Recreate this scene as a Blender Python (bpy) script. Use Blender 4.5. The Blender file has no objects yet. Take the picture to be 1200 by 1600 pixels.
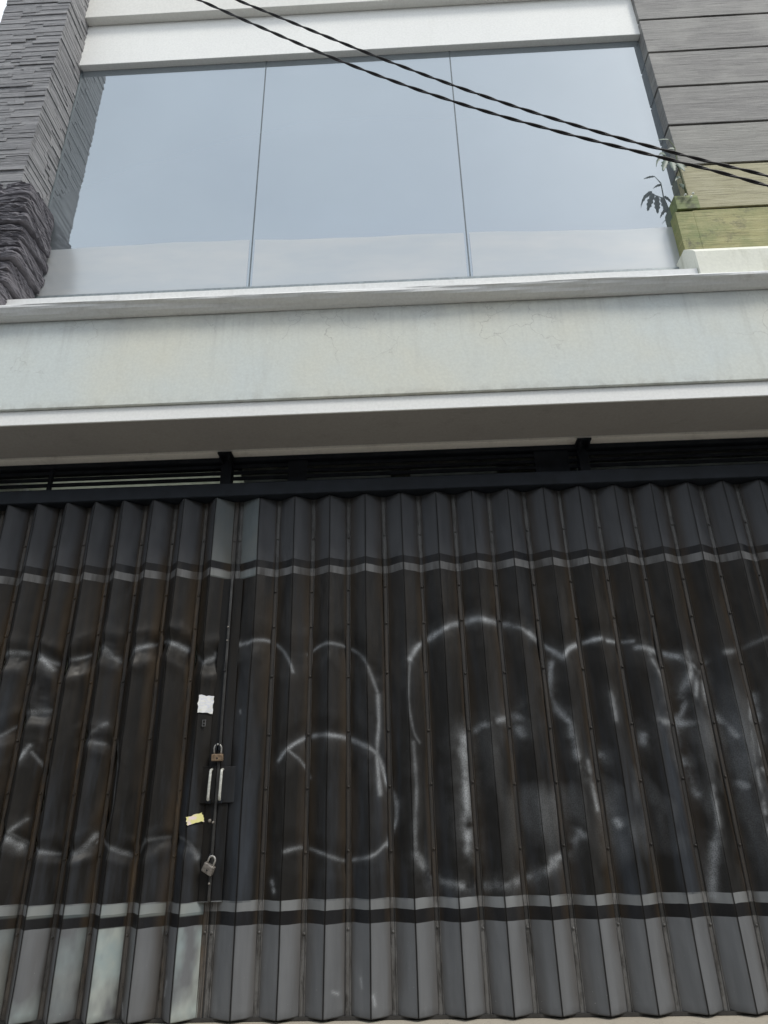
import bpy, bmesh, math, random
import numpy as np
from mathutils import Matrix, Vector

# ------------------------------------------------------------------ camera, sky, sun, exposure
Z0 = 1.5                       # heights below are written relative to the eye; Z0 is the eye height
scene = bpy.context.scene
col = scene.collection
cam_d = bpy.data.cameras.new("camera"); cam = bpy.data.objects.new("camera", cam_d); col.objects.link(cam)
cam_d.sensor_fit = 'VERTICAL'; cam_d.sensor_height = 36.0; cam_d.lens = 1061.1 / 1600 * 36
cam_d.clip_start = 0.05; cam_d.clip_end = 3000
R_ = Vector((0.998931, 0.041464, -0.020434)); U_ = Vector((0.035535, -0.406085, 0.913144)); F_ = Vector((-0.029565, 0.912894, 0.407125))
m = Matrix((R_, U_, -F_)).transposed().to_4x4(); m.translation = (0, -3.9, Z0)
cam.matrix_world = m
scene.camera = cam

SUN_EL, SUN_AZ = 50.0, 50.0     # azimuth: degrees to the right of the straight line from the house to the street
world = bpy.data.worlds.new("World"); scene.world = world; world.use_nodes = True
nt = world.node_tree; nt.nodes.clear()
out = nt.nodes.new('ShaderNodeOutputWorld'); bg = nt.nodes.new('ShaderNodeBackground')
sky = nt.nodes.new('ShaderNodeTexSky'); sky.sky_type = 'NISHITA'; sky.sun_disc = False
sky.sun_elevation = math.radians(SUN_EL); sky.sun_rotation = math.radians(180 - SUN_AZ)
sky.air_density = 1.0; sky.dust_density = 2.5; sky.ozone_density = 1.2
tc = nt.nodes.new('ShaderNodeTexCoord'); mp = nt.nodes.new('ShaderNodeMapping'); mp.inputs['Scale'].default_value = (1, 1, 2.2)
nz = nt.nodes.new('ShaderNodeTexNoise'); nz.inputs['Scale'].default_value = 1.6; nz.inputs['Detail'].default_value = 5; nz.inputs['Roughness'].default_value = .5
rp = nt.nodes.new('ShaderNodeMapRange'); rp.inputs[1].default_value = .3; rp.inputs[2].default_value = .75
rp.inputs[3].default_value = .66; rp.inputs[4].default_value = .97
mx = nt.nodes.new('ShaderNodeMix'); mx.data_type = 'RGBA'
mx.inputs['B'].default_value = (6.25, 6.65, 7.0, 1)     # thin bright cloud
nt.links.new(tc.outputs['Generated'], mp.inputs[0]); nt.links.new(mp.outputs[0], nz.inputs['Vector'])
nt.links.new(nz.outputs['Fac'], rp.inputs[0]); nt.links.new(rp.outputs[0], mx.inputs['Factor'])
nt.links.new(sky.outputs[0], mx.inputs['A']); nt.links.new(mx.outputs['Result'], bg.inputs[0])
bg.inputs[1].default_value = 0.14
nt.links.new(bg.outputs[0], out.inputs[0])

sd = bpy.data.lights.new("sun", 'SUN'); sd.energy = 1.3; sd.angle = math.radians(14); sd.color = (1, .96, .88)
so = bpy.data.objects.new("sun", sd); col.objects.link(so); so.location = (4, -12, 14)
a, e = math.radians(SUN_AZ), math.radians(SUN_EL)
to_sun = Vector((math.sin(a) * math.cos(e), -math.cos(a) * math.cos(e), math.sin(e)))
so.rotation_euler = to_sun.to_track_quat('Z', 'Y').to_euler()

scene.view_settings.view_transform = 'Standard'; scene.view_settings.look = 'None'
scene.view_settings.gamma = 1; scene.view_settings.exposure = 0.62
scene.view_settings.use_curve_mapping = False
scene.cycles.max_bounces = 8

rnd = random.Random(7)
# ------------------------------------------------------------------ helpers
def tag(o, label=None, cat=None, group=None, kind=None):
    if label: o['label'] = label
    if cat: o['category'] = cat
    if group: o['group'] = group
    if kind: o['kind'] = kind
    return o

def empty(name, loc, label, cat, group=None):
    o = bpy.data.objects.new(name, None); col.objects.link(o)
    o.location = (loc[0], loc[1], loc[2] + Z0); o.empty_display_size = .2
    return tag(o, label, cat, group)

def build(name, verts, faces, mat, parent=None, smooth=False):
    """verts are (x, y, z relative to the eye)."""
    me = bpy.data.meshes.new(name)
    off = Vector((0, 0, Z0))
    pl = Vector((0, 0, 0))
    p = parent
    while p is not None:
        pl += p.location; p = p.parent
    me.from_pydata([tuple(Vector(v) + off - pl) for v in verts], [], faces)
    me.materials.append(mat)
    if smooth:
        for f in me.polygons: f.use_smooth = True
    me.update()
    o = bpy.data.objects.new(name, me); col.objects.link(o)
    if parent: o.parent = parent
    return o

class MB:
    def __init__(s): s.v = []; s.f = []
    def box(s, x0, x1, y0, y1, z0, z1, j=0.0):
        b = len(s.v)
        for z in (z0, z1):
            for (x, y) in ((x0, y0), (x1, y0), (x1, y1), (x0, y1)):
                s.v.append((x + rnd.uniform(-j, j), y + rnd.uniform(-j, j), z + rnd.uniform(-j, j)))
        s.f += [(b, b+3, b+2, b+1), (b+4, b+5, b+6, b+7), (b, b+1, b+5, b+4), (b+1, b+2, b+6, b+5), (b+2, b+3, b+7, b+6), (b+3, b, b+4, b+7)]
        return s
    def prism(s, prof, x0, x1):
        """profile in (y, z), counter-clockwise, extruded along x"""
        b = len(s.v); n = len(prof)
        for x in (x0, x1):
            for (y, z) in prof: s.v.append((x, y, z))
        for i in range(n):
            k = (i + 1) % n
            s.f.append((b+i, b+k, b+n+k, b+n+i))
        s.f.append(tuple(b+n-1-i for i in range(n))); s.f.append(tuple(b+n+i for i in range(n)))
        return s
    def tube(s, pts, rad, n=8, cap=True):
        b = len(s.v); pts = [Vector(p) for p in pts]; m_ = len(pts)
        up = Vector((0, 0, 1))
        for i, p in enumerate(pts):
            t = (pts[min(i+1, m_-1)] - pts[max(i-1, 0)]).normalized()
            if abs(t.dot(up)) > .95: up = Vector((0, 1, 0))
            a_ = t.cross(up).normalized(); c_ = a_.cross(t).normalized(); up = c_
            rr = rad[i] if hasattr(rad, '__len__') else rad
            for k in range(n):
                w = 2 * math.pi * k / n
                s.v.append(tuple(p + a_ * math.cos(w) * rr + c_ * math.sin(w) * rr))
        for i in range(m_ - 1):
            for k in range(n):
                q = (k + 1) % n
                s.f.append((b+i*n+k, b+i*n+q, b+(i+1)*n+q, b+(i+1)*n+k))
        if cap:
            s.f.append(tuple(b+n-1-k for k in range(n))); s.f.append(tuple(b+(m_-1)*n+k for k in range(n)))
        return s
    def dome(s, c, r, h, n=8, ax='y'):
        """small bolt head sticking out towards -y"""
        b = len(s.v)
        for (q, hh) in ((1.0, 0), (.85, .6), (.45, .95)):
            for k in range(n):
                w = 2 * math.pi * k / n
                s.v.append((c[0] + r*q*math.cos(w), c[1] - h*hh, c[2] + r*q*math.sin(w)))
        s.v.append((c[0], c[1] - h, c[2]))
        for i in range(2):
            for k in range(n):
                q = (k + 1) % n
                s.f.append((b+i*n+k, b+i*n+q, b+(i+1)*n+q, b+(i+1)*n+k))
        for k in range(n): s.f.append((b+2*n+k, b+2*n+(k+1) % n, b+3*n))
        return s
    def build(s, name, mat, parent=None, smooth=False):
        return build(name, s.v, s.f, mat, parent, smooth)

def bevel(o, w, seg=2):
    md = o.modifiers.new('bevel', 'BEVEL'); md.width = w; md.segments = seg; md.limit_method = 'ANGLE'; md.angle_limit = math.radians(40)
    return o

def vnoise(x, y, seed=0):
    """smooth value noise 0..1 on numpy arrays"""
    def h(i, j):
        n = (i.astype(np.int64) * 374761393 + j.astype(np.int64) * 668265263 + seed * 974711) & 0x7fffffff
        n = ((n ^ (n >> 13)) * 1274126177) & 0x7fffffff
        return ((n ^ (n >> 16)) & 0xffff) / 65535.0
    i, j = np.floor(x), np.floor(y); fx, fy = x - i, y - j
    fx = fx*fx*(3-2*fx); fy = fy*fy*(3-2*fy)
    return (h(i, j)*(1-fx) + h(i+1, j)*fx)*(1-fy) + (h(i, j+1)*(1-fx) + h(i+1, j+1)*fx)*fy
def fnoise(x, y, seed=0, oc=4):
    t = 0; a_ = .5
    for k in range(oc):
        t = t + a_ * vnoise(x * 2**k, y * 2**k, seed + k * 17); a_ *= .5
    return t / (1 - .5**oc)

# ------------------------------------------------------------------ materials
def mat(name):
    m_ = bpy.data.materials.new(name); m_.use_nodes = True
    n = m_.node_tree
    return m_, n, n.nodes['Principled BSDF']
def node(n, t, **kw):
    x = n.nodes.new(t)
    for k, v in kw.items():
        if k in ('inp',):
            for a_, b_ in v.items(): x.inputs[a_].default_value = b_
        else: setattr(x, k, v)
    return x
def coords(n, scale=(1, 1, 1)):
    g = node(n, 'ShaderNodeNewGeometry'); mpn = node(n, 'ShaderNodeMapping'); mpn.inputs['Scale'].default_value = scale
    n.links.new(g.outputs['Position'], mpn.inputs[0]); return mpn.outputs[0]
def noise(n, vec, scale, detail=5, rough=.55):
    t = node(n, 'ShaderNodeTexNoise', inp={'Scale': scale, 'Detail': detail, 'Roughness': rough}); n.links.new(vec, t.inputs['Vector']); return t.outputs['Fac']
def rng(n, v, a_, b_, c_=0., d_=1.):
    t = node(n, 'ShaderNodeMapRange'); n.links.new(v, t.inputs[0])
    for i, q in enumerate((a_, b_, c_, d_)): t.inputs[i+1].default_value = q
    return t.outputs[0]
def mix(n, f, a_, b_, mode='MIX'):
    t = node(n, 'ShaderNodeMix', data_type='RGBA', blend_type=mode)
    for k, v in (('Factor', f), ('A', a_), ('B', b_)):
        if isinstance(v, bpy.types.NodeSocket): n.links.new(v, t.inputs[k])
        elif k == 'Factor': t.inputs[k].default_value = v
        else: t.inputs[k].default_value = (*v, 1)
    return t.outputs['Result']
def math_(n, op, a_, b_=None):
    t = node(n, 'ShaderNodeMath', operation=op)
    for i, v in enumerate((a_, b_)):
        if v is None: continue
        if isinstance(v, bpy.types.NodeSocket): n.links.new(v, t.inputs[i])
        else: t.inputs[i].default_value = v
    return t.outputs[0]
def bump(n, bs, h, strength=.3, dist=.01):
    t = node(n, 'ShaderNodeBump', inp={'Strength': strength, 'Distance': dist}); n.links.new(h, t.inputs['Height']); n.links.new(t.outputs[0], bs.inputs['Normal'])
def attr(n, name):
    t = node(n, 'ShaderNodeAttribute', attribute_name=name); return t.outputs['Fac']

def plaster(name, c, c2, stain=(.3, .3, .27), amount=.3, cracks=False, rough=.75):
    m_, n, b = mat(name); v = coords(n)
    base = mix(n, rng(n, noise(n, v, 1.3), .35, .7), c, c2)
    st = rng(n, noise(n, coords(n, (3.5, 3.5, .5)), 2.2, 8, .65), .55, .8, 0, amount)
    base = mix(n, st, base, stain)
    fine = rng(n, noise(n, v, 60, 4), .35, .75, .94, 1.04)
    hsv = node(n, 'ShaderNodeHueSaturation'); n.links.new(base, hsv.inputs['Color']); n.links.new(fine, hsv.inputs['Value'])
    colr = hsv.outputs[0]
    if cracks:
        w = node(n, 'ShaderNodeTexVoronoi', feature='DISTANCE_TO_EDGE', inp={'Scale': 3.3})
        vv = node(n, 'ShaderNodeVectorMath', operation='ADD'); nn = node(n, 'ShaderNodeTexNoise', inp={'Scale': 7, 'Detail': 6}); n.links.new(v, nn.inputs['Vector'])
        sc_ = node(n, 'ShaderNodeVectorMath', operation='SCALE'); sc_.inputs['Scale'].default_value = .28
        n.links.new(nn.outputs['Color'], sc_.inputs[0]); n.links.new(v, vv.inputs[0]); n.links.new(sc_.outputs[0], vv.inputs[1]); n.links.new(vv.outputs[0], w.inputs['Vector'])
        line = rng(n, w.outputs['Distance'], .0, .012, 1, 0)
        msk = rng(n, noise(n, v, 2.3, 3), .47, .55)
        sep = node(n, 'ShaderNodeSeparateXYZ'); n.links.new(v, sep.inputs[0])
        top = rng(n, sep.outputs['Z'], Z0 + 2.42, Z0 + 2.68)
        crk = math_(n, 'MULTIPLY', math_(n, 'MULTIPLY', line, msk), math_(n, 'MULTIPLY', top, .42))
        colr = mix(n, crk, colr, (.17, .15, .14))
        # blotchy rain-stained band below the coping
        band = rng(n, sep.outputs['Z'], Z0 + 2.70, Z0 + 2.93)
        blot = math_(n, 'MULTIPLY', band, rng(n, noise(n, coords(n, (1, 1, 1)), 5, 8, .7), .38, .62, .1, .5))
        colr = mix(n, blot, colr, (.36, .355, .35))
        run = rng(n, noise(n, coords(n, (16, 16, .5)), 1.4, 6, .6), .54, .72, 0, .26)
        colr = mix(n, math_(n, 'MULTIPLY', run, rng(n, sep.outputs['Z'], Z0 + 2.45, Z0 + 2.93)), colr, (.27, .265, .25))
        low = rng(n, sep.outputs['Z'], Z0 + 2.33, Z0 + 2.27, 0, .35)
        colr = mix(n, math_(n, 'MULTIPLY', low, rng(n, noise(n, v, 9, 6, .7), .45, .6)), colr, (.3, .29, .26))
    n.links.new(colr, b.inputs['Base Color']); b.inputs['Roughness'].default_value = rough
    bump(n, b, noise(n, v, 25, 6), .25, .004)
    return m_

M = {}
M['fascia'] = plaster('fascia_paint', (.60, .64, .62), (.64, .64, .56), (.42, .42, .38), .35, cracks=True)
M['white'] = plaster('white_paint', (.80, .80, .78), (.84, .84, .81), (.5, .5, .47), .15)
M['cornice'] = plaster('cornice_paint', (.72, .71, .67), (.76, .75, .71), (.45, .45, .42), .2)
M['coping'] = plaster('coping_plaster', (.72, .73, .73), (.78, .78, .76), (.45, .44, .41), .55)
M['foot'] = plaster('stained_white', (.74, .74, .66), (.66, .67, .55), (.36, .36, .26), .85)
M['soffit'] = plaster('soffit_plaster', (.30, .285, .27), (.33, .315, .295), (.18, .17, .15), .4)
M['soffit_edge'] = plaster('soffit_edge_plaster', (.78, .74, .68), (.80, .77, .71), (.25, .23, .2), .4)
M['concrete'] = plaster('concrete', (.36, .32, .26), (.42, .38, .31), (.16, .14, .12), .6)
M['wall'] = plaster('wall_paint', (.55, .55, .52), (.6, .6, .56), (.25, .25, .22), .5)
M['backboard'] = plaster('pale_board', (.76, .77, .64), (.80, .80, .70), (.35, .35, .25), .3)
M['sheet'] = None
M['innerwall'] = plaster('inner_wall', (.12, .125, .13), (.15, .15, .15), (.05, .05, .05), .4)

def stone_mat(name, c1, c2, c3, fine=55, rough=.8):
    m_, n, b = mat(name); v = coords(n)
    isl = node(n, 'ShaderNodeNewGeometry').outputs['Random Per Island']
    c = mix(n, isl, c1, c2)
    c = mix(n, rng(n, noise(n, coords(n, (5, 5, 60)), 1.6, 6, .7), .45, .72, 0, .8), c, c3)
    c = mix(n, rng(n, noise(n, v, 3, 3), .4, .7, 0, .4), c, c2)
    n.links.new(c, b.inputs['Base Color']); b.inputs['Roughness'].default_value = rough
    bump(n, b, noise(n, coords(n, (10, 10, 120)), 1.3, 7, .7), .9, .008)
    return m_
M['slate'] = stone_mat('ledge_slate', (.13, .13, .138), (.27, .268, .275), (.44, .43, .43))
M['slate_rough'] = stone_mat('rough_slate', (.08, .075, .085), (.16, .15, .165), (.30, .285, .31))

def tile_mat(name, c1, c2, c3, moss=0):
    m_, n, b = mat(name); v = coords(n)
    # staggered thin strips inside each course
    br = node(n, 'ShaderNodeTexBrick', offset=.37, inp={'Scale': 1.0, 'Mortar Size': .0, 'Brick Width': .55, 'Row Height': .052, 'Color1': (0, 0, 0, 1), 'Color2': (1, 1, 1, 1)})
    sep = node(n, 'ShaderNodeSeparateXYZ'); n.links.new(v, sep.inputs[0]); cmb = node(n, 'ShaderNodeCombineXYZ')
    n.links.new(math_(n, 'ADD', sep.outputs['X'], sep.outputs['Y']), cmb.inputs[0]); n.links.new(sep.outputs['Z'], cmb.inputs[1]); n.links.new(cmb.outputs[0], br.inputs['Vector'])
    c = mix(n, rng(n, br.outputs['Color'], 0, 1, .1, .9), c1, c2)
    streak = noise(n, coords(n, (3, 3, 90)), 1.2, 7, .75)
    c = mix(n, rng(n, streak, .5, .75, 0, .85), c, c3)
    c = mix(n, rng(n, streak, .47, .34, 0, .85), c, tuple(q * .35 for q in c1))
    c = mix(n, rng(n, noise(n, v, 2.2, 5), .5, .75, 0, .5), c, c3)
    if moss:
        lft = rng(n, sep.outputs['X'], 2.0, 3.1, 1, .25)
        c = mix(n, math_(n, 'MULTIPLY', lft, rng(n, noise(n, v, 4.5, 6, .65), .40, .62, 0, moss)), c, (.17, .21, .075))
        c = mix(n, math_(n, 'MULTIPLY', lft, rng(n, noise(n, v, 7, 6, .7), .52, .64, 0, .75)), c, (.07, .07, .045))
    n.links.new(c, b.inputs['Base Color']); b.inputs['Roughness'].default_value = .7
    bump(n, b, streak, .8, .006)
    return m_
M['tile'] = tile_mat('grey_strip_tile', (.16, .155, .152), (.225, .22, .21), (.36, .35, .325))
M['tile_warm'] = tile_mat('warm_strip_tile', (.21, .205, .19), (.25, .245, .225), (.36, .35, .32))
M['tile_yellow'] = tile_mat('yellow_strip_tile', (.32, .295, .17), (.38, .35, .215), (.50, .47, .34))
M['tile_moss'] = tile_mat('mossy_yellow_tile', (.30, .275, .115), (.37, .345, .15), (.47, .44, .25), moss=.85)
M['moss'] = tile_mat('green_moss', (.15, .19, .075), (.19, .23, .09), (.30, .32, .15), moss=.5)

def simple(name, c, rough=.5, metal=0., var=.2, scale=30, bmp=.1):
    m_, n, b = mat(name); v = coords(n)
    f = rng(n, noise(n, v, scale, 5), .3, .7)
    n.links.new(mix(n, f, tuple(q * (1 - var) for q in c), tuple(min(1, q * (1 + var)) for q in c)), b.inputs['Base Color'])
    b.inputs['Roughness'].default_value = rough; b.inputs['Metallic'].default_value = metal
    if bmp: bump(n, b, noise(n, v, scale * 2, 5), bmp, .002)
    return m_
M['black'] = simple('groove_black', (.012, .012, .014), .8)
IRON_SPEC = .18
M['iron'] = simple('dark_iron', (.012, .014, .018), .55, 0, .35, 12)
M['iron_blue'] = simple('dark_blue_iron', (.013, .016, .021), .5, 0, .3, 9)
for k_ in ('iron', 'iron_blue'): M[k_].node_tree.nodes['Principled BSDF'].inputs['Specular IOR Level'].default_value = IRON_SPEC
M['cable'] = simple('cable_rubber', (.018, .016, .018), .6, 0, .2)
M['chrome'] = simple('dull_chrome', (.38, .37, .35), .45, .5, .4, 60)
M['brass'] = simple('worn_brass', (.20, .14, .09), .55, .4, .5, 80)
M['steelbody'] = simple('worn_padlock', (.22, .20, .18), .55, .4, .5, 80)
M['handle'] = simple('pale_handle', (.46, .46, .42), .45, .1, .35, 50)
M['lockplate'] = simple('lock_plate', (.036, .038, .040), .42, .2, .3, 20)
M['sealant'] = simple('sealant', (.10, .12, .13), .6)
M['frame'] = simple('window_frame', (.22, .25, .26), .45, .3)
M['rail'] = simple('bottom_rail', (.03, .028, .026), .7)
M['asphalt'] = simple('asphalt', (.055, .055, .055), .9, 0, .3, 40, .5)
M['paving'] = plaster('paving', (.30, .29, .27), (.36, .35, .32), (.14, .13, .12), .6)
M['bud'] = simple('bud', (.75, .78, .7), .5)

def glass_mat(name, c, rough, wav):
    m_, n, b = mat(name); v = coords(n)
    n.links.new(mix(n, rng(n, noise(n, v, .9, 4), .35, .7), c, tuple(q * 1.06 for q in c)), b.inputs['Base Color'])
    b.inputs['Metallic'].default_value = .72; b.inputs['Roughness'].default_value = rough
    bump(n, b, noise(n, v, 1.1, 1), wav, .01)
    return m_
M['glass'] = glass_mat('mirror_tinted_glass', (.345, .385, .415), .02, .05)

m_, n, b = mat('frosted_film'); v = coords(n)
b.inputs['Base Color'].default_value = (.52, .55, .58, 1); b.inputs['Roughness'].default_value = .22; b.inputs['Metallic'].default_value = .25
n.links.new(mix(n, rng(n, noise(n, coords(n, (1.2, 1, 4)), 1.5, 5), .35, .7), (.44, .47, .49), (.50, .51, .51)), b.inputs['Base Color'])
M['film'] = m_

m_, n, b = mat('fibreglass_sheet'); n.nodes.remove(b)
tr = node(n, 'ShaderNodeBsdfTranslucent'); df = node(n, 'ShaderNodeBsdfDiffuse'); ms = node(n, 'ShaderNodeMixShader'); ms.inputs[0].default_value = .25
v = coords(n); c = mix(n, rng(n, noise(n, v, 5, 5), .35, .7), (.78, .79, .70), (.66, .67, .58)); n.links.new(c, tr.inputs[0]); n.links.new(c, df.inputs[0])
n.links.new(tr.outputs[0], ms.inputs[1]); n.links.new(df.outputs[0], ms.inputs[2]); n.links.new(ms.outputs[0], n.nodes['Material Output'].inputs[0])
M['sheet'] = m_
m_, n, b = mat('leaf'); v = coords(n)
n.links.new(mix(n, rng(n, noise(n, v, 14, 4), .3, .7), (.075, .11, .085), (.13, .175, .135)), b.inputs['Base Color']); b.inputs['Roughness'].default_value = .5
M['leaf'] = m_
m_, n, b = mat('stem'); b.inputs['Base Color'].default_value = (.10, .12, .06, 1); b.inputs['Roughness'].default_value = .7
M['stem'] = m_

# ---- the gate's paint: flat coats in horizontal bands, patina, rust, rubbed-off and chalky marks, painted dent highlights
def gate_mat():
    m_, n, b = mat('gate_paint'); v = coords(n)
    sep = node(n, 'ShaderNodeSeparateXYZ'); n.links.new(v, sep.inputs[0])
    wob = rng(n, noise(n, coords(n, (1, 1, 1)), 5, 2), .3, .7, -.003, .003)
    t = rng(n, math_(n, 'ADD', sep.outputs['Z'], wob), Z0 - 1.0, Z0 + 2.0)
    cr = node(n, 'ShaderNodeValToRGB'); cr.color_ramp.interpolation = 'CONSTANT'
    els = [(0, 'g'), (-.485, 'k'), (-.436, 'l'), (-.384, 'm'), (1.322, 'u'), (1.370, 'k'), (1.421, 'h')]
    cols = {'g': (.138, .143, .150), 'k': (.010, .010, .011), 'l': (.180, .187, .190), 'm': (.0115, .0108, .010), 'u': (.15, .15, .15), 'h': (.063, .065, .070)}
    e0 = cr.color_ramp.elements
    while len(e0) > 1: e0.remove(e0[-1])
    for i, (z, k) in enumerate(els):
        p = 0 if i == 0 else (z + 1.0) / 3.0
        e_ = e0[0] if i == 0 else e0.new(p)
        e_.position = p; e_.color = (*cols[k], 1)
    n.links.new(t, cr.inputs[0])
    c = cr.outputs[0]
    # faded, bluish worn zones in the black coat
    worn = math_(n, 'MULTIPLY', rng(n, noise(n, coords(n, (4, 4, .55)), 1.5, 7, .62), .47, .68, 0, 1), rng(n, sep.outputs['Z'], Z0 + 1.0, Z0 + .1, .25, .85))
    c = mix(n, math_(n, 'MULTIPLY', worn, rng(n, sep.outputs['Z'], Z0 - .384, Z0 - .387, 1, .25)), c, (.038, .044, .054))
    # brown patina: vertical runs
    pat = rng(n, noise(n, coords(n, (9, 9, .8)), 1.6, 7, .62), .42, .66, 0, 1)
    hz = rng(n, sep.outputs['Z'], Z0 - .39, Z0 + .9, .15, .9)
    hz2 = rng(n, sep.outputs['Z'], Z0 + 1.3, Z0 + 1.45, 1, .25)
    c = mix(n, math_(n, 'MULTIPLY', pat, math_(n, 'MULTIPLY', hz, hz2)), c, (.022, .0185, .015))
    c = mix(n, attr(n, 'rust'), c, (.045, .031, .018))
    c = mix(n, attr(n, 'smear'), c, mix(n, rng(n, noise(n, v, 3.5, 6), .42, .6), (.27, .33, .335), (.35, .38, .355)))
    c = mix(n, attr(n, 'grime'), c, (.016, .015, .014))
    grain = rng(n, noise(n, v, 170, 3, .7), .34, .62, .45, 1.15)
    c = mix(n, math_(n, 'MULTIPLY', attr(n, 'chalk_glint'), grain), c, (.42, .44, .46))
    spk = rng(n, noise(n, v, 130, 2), .74, .78, 0, .35)
    c = mix(n, math_(n, 'MULTIPLY', spk, rng(n, sep.outputs['Z'], Z0 - .45, Z0 - .75, 0.15, 1)), c, (.6, .6, .58))
    n.links.new(c, b.inputs['Base Color'])
    rg = rng(n, noise(n, v, 8, 6), .3, .7, .34, .58)
    n.links.new(math_(n, 'ADD', rg, math_(n, 'MULTIPLY', attr(n, 'rust'), .3)), b.inputs['Roughness'])
    b.inputs['Specular IOR Level'].default_value = .17
    bump(n, b, noise(n, coords(n, (1, 1, .35)), 9, 5), .25, .006)
    return m_
M['gate'] = gate_mat()
def hinge_mat(name, lo, hi, thr, k):
    m_, n, b = mat(name); v = coords(n)
    c = mix(n, rng(n, noise(n, coords(n, (14, 14, 1.2)), 1.8, 7, .65), thr, thr + .24), lo, hi)
    sep = node(n, 'ShaderNodeSeparateXYZ'); n.links.new(v, sep.inputs[0])
    # the painted bands run across the strips, worn thinner there
    t = rng(n, sep.outputs['Z'], Z0 - 1.0, Z0 + 2.0)
    cr = node(n, 'ShaderNodeValToRGB'); cr.color_ramp.interpolation = 'CONSTANT'
    e0 = cr.color_ramp.elements
    while len(e0) > 1: e0.remove(e0[-1])
    for i, (z, g_) in enumerate(((0, .125), (-.485, .013), (-.436, .16), (-.384, .0), (1.322, .14), (1.370, .013), (1.421, .09))):
        e_ = e0[0] if i == 0 else e0.new((z + 1.0) / 3.0)
        if i == 0: e_.position = 0
        e_.color = (g_, g_ * .98, g_ * .95, 1)
    n.links.new(t, cr.inputs[0])
    on_ = rng(n, cr.outputs[0], 0, .004, 0, k)
    c = mix(n, math_(n, 'MULTIPLY', on_, rng(n, noise(n, coords(n, (9, 9, 2)), 2, 6, .7), .34, .52, .25, 1)), c, cr.outputs[0])
    c = mix(n, rng(n, noise(n, coords(n, (9, 9, 3)), 3, 6, .7), .5, .64, 0, .75), c, (.018, .016, .014))
    n.links.new(c, b.inputs['Base Color']); b.inputs['Roughness'].default_value = .62
    bump(n, b, noise(n, v, 60, 5), .4, .003)
    return m_
M['hinge_left'] = hinge_mat('hinge_rust', (.030, .025, .020), (.085, .055, .028), .40, .55)
M['hinge_right'] = hinge_mat('hinge_brown', (.022, .020, .018), (.045, .033, .022), .44, .9)

# ------------------------------------------------------------------ the setting
g = MB(); g.v = [(-600, -600, -Z0), (600, -600, -Z0), (600, 600, -Z0), (-600, 600, -Z0)]; g.f = [(0, 1, 2, 3)]
tag(g.build('road', M['asphalt']), 'grey asphalt road in front of the shophouse', None, None, 'structure')
g = MB(); g.box(-40, 40, -3.0, -1.35, -Z0 - .1, -Z0 + .13)
tag(bevel(g.build('pavement', M['paving']), .01), 'concrete pavement along the shop front', None, None, 'structure')

XL, XR = -3.15, 3.9
FLOOR = -.862
# ------------------------------------------------------------------ the shophouse
shop = empty('shophouse', (0.3, 0, -Z0), 'pale shophouse with mirrored window above a dark folding gate', 'building')
g = MB(); g.box(XL, XR, -1.35, -.005, -Z0, FLOOR - .02)
g.box(XL, XR, -.005, 6, -Z0, FLOOR - .02); g.box(XL, XR, -1.75, -1.352, -Z0, -Z0 + .3)
bevel(g.build('plinth', M['concrete'], shop), .012)

# fascia beam with a recessed lip under its front face
g = MB(); g.prism([(-.52, 2.268), (-.52, 2.925), (-.30, 2.925), (-.30, 2.268)], XL, XR)
bevel(g.build('fascia_beam', M['fascia'], shop), .004)
g = MB(); g.prism([(-.50, 2.168), (-.50, 2.266), (-.488, 2.266), (-.488, 2.168)], XL, XR)
bevel(g.build('fascia_lip', M['white'], shop), .003)
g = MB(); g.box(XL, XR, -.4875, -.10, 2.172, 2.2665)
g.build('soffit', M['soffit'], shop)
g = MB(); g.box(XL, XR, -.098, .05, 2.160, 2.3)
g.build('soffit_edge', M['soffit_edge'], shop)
# rounded coping over the beam
prof = [(-.30, 2.927), (-.53, 2.927)]
prof += [(-.548, 2.930), (-.570, 2.938), (-.588, 2.948), (-.602, 2.959), (-.612, 2.970), (-.617, 2.980), (-.615, 2.988), (-.600, 2.993), (-.30, 2.996)]
def wavy_prism(prof, x0, x1, n=120, amp=.004):
    m0 = MB(); k = len(prof)
    for i in range(n + 1):
        x = x0 + (x1 - x0) * i / n
        for j, (y, z) in enumerate(prof):
            a_ = amp * (math.sin(x * 2.1 + j) + .6 * math.sin(x * 5.7 + 2 * j) + .2 * math.sin(x * 23 + 5 * j)) if 1 < j < k - 1 else 0
            m0.v.append((x, y + a_, z + a_ * .8))
    for i in range(n):
        for j in range(k):
            q = (j + 1) % k
            m0.f.append((i*k+j, i*k+q, (i+1)*k+q, (i+1)*k+j))
    m0.f.append(tuple(reversed(range(k)))); m0.f.append(tuple(n*k+j for j in range(k)))
    return m0
wavy_prism(prof, XL, XR).build('coping', M['coping'], shop, smooth=False)

# window wall behind the coping
GY = -.30
g = MB(); g.box(XL + .02, XR - .02, GY + .03, GY + .13, 2.93, 7.5)
g.build('wall', M['wall'], shop)
win = empty('window', (-.25, GY, 4.4 - 0), None, None); win.parent = shop; win.location -= shop.location
JX = [-2.57, -1.012, .508, 2.07]
WB, WT = 3.30, 5.80
def waxed(x0, x1, z0, z1, y0, y1, name, mt):
    m0 = MB(); m0.box(x0, x1, y0, y1, z0, z1); return m0.build(name, mt, win)
for i in range(3):
    waxed(JX[i] + .004, JX[i+1] - .004, WB, WT, GY, GY + .012, 'pane', M['glass'])
for x in JX[1:3]:
    waxed(x - .0045, x + .0045, WB, WT, GY - .002, GY + .010, 'joint', M['sealant'])
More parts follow.
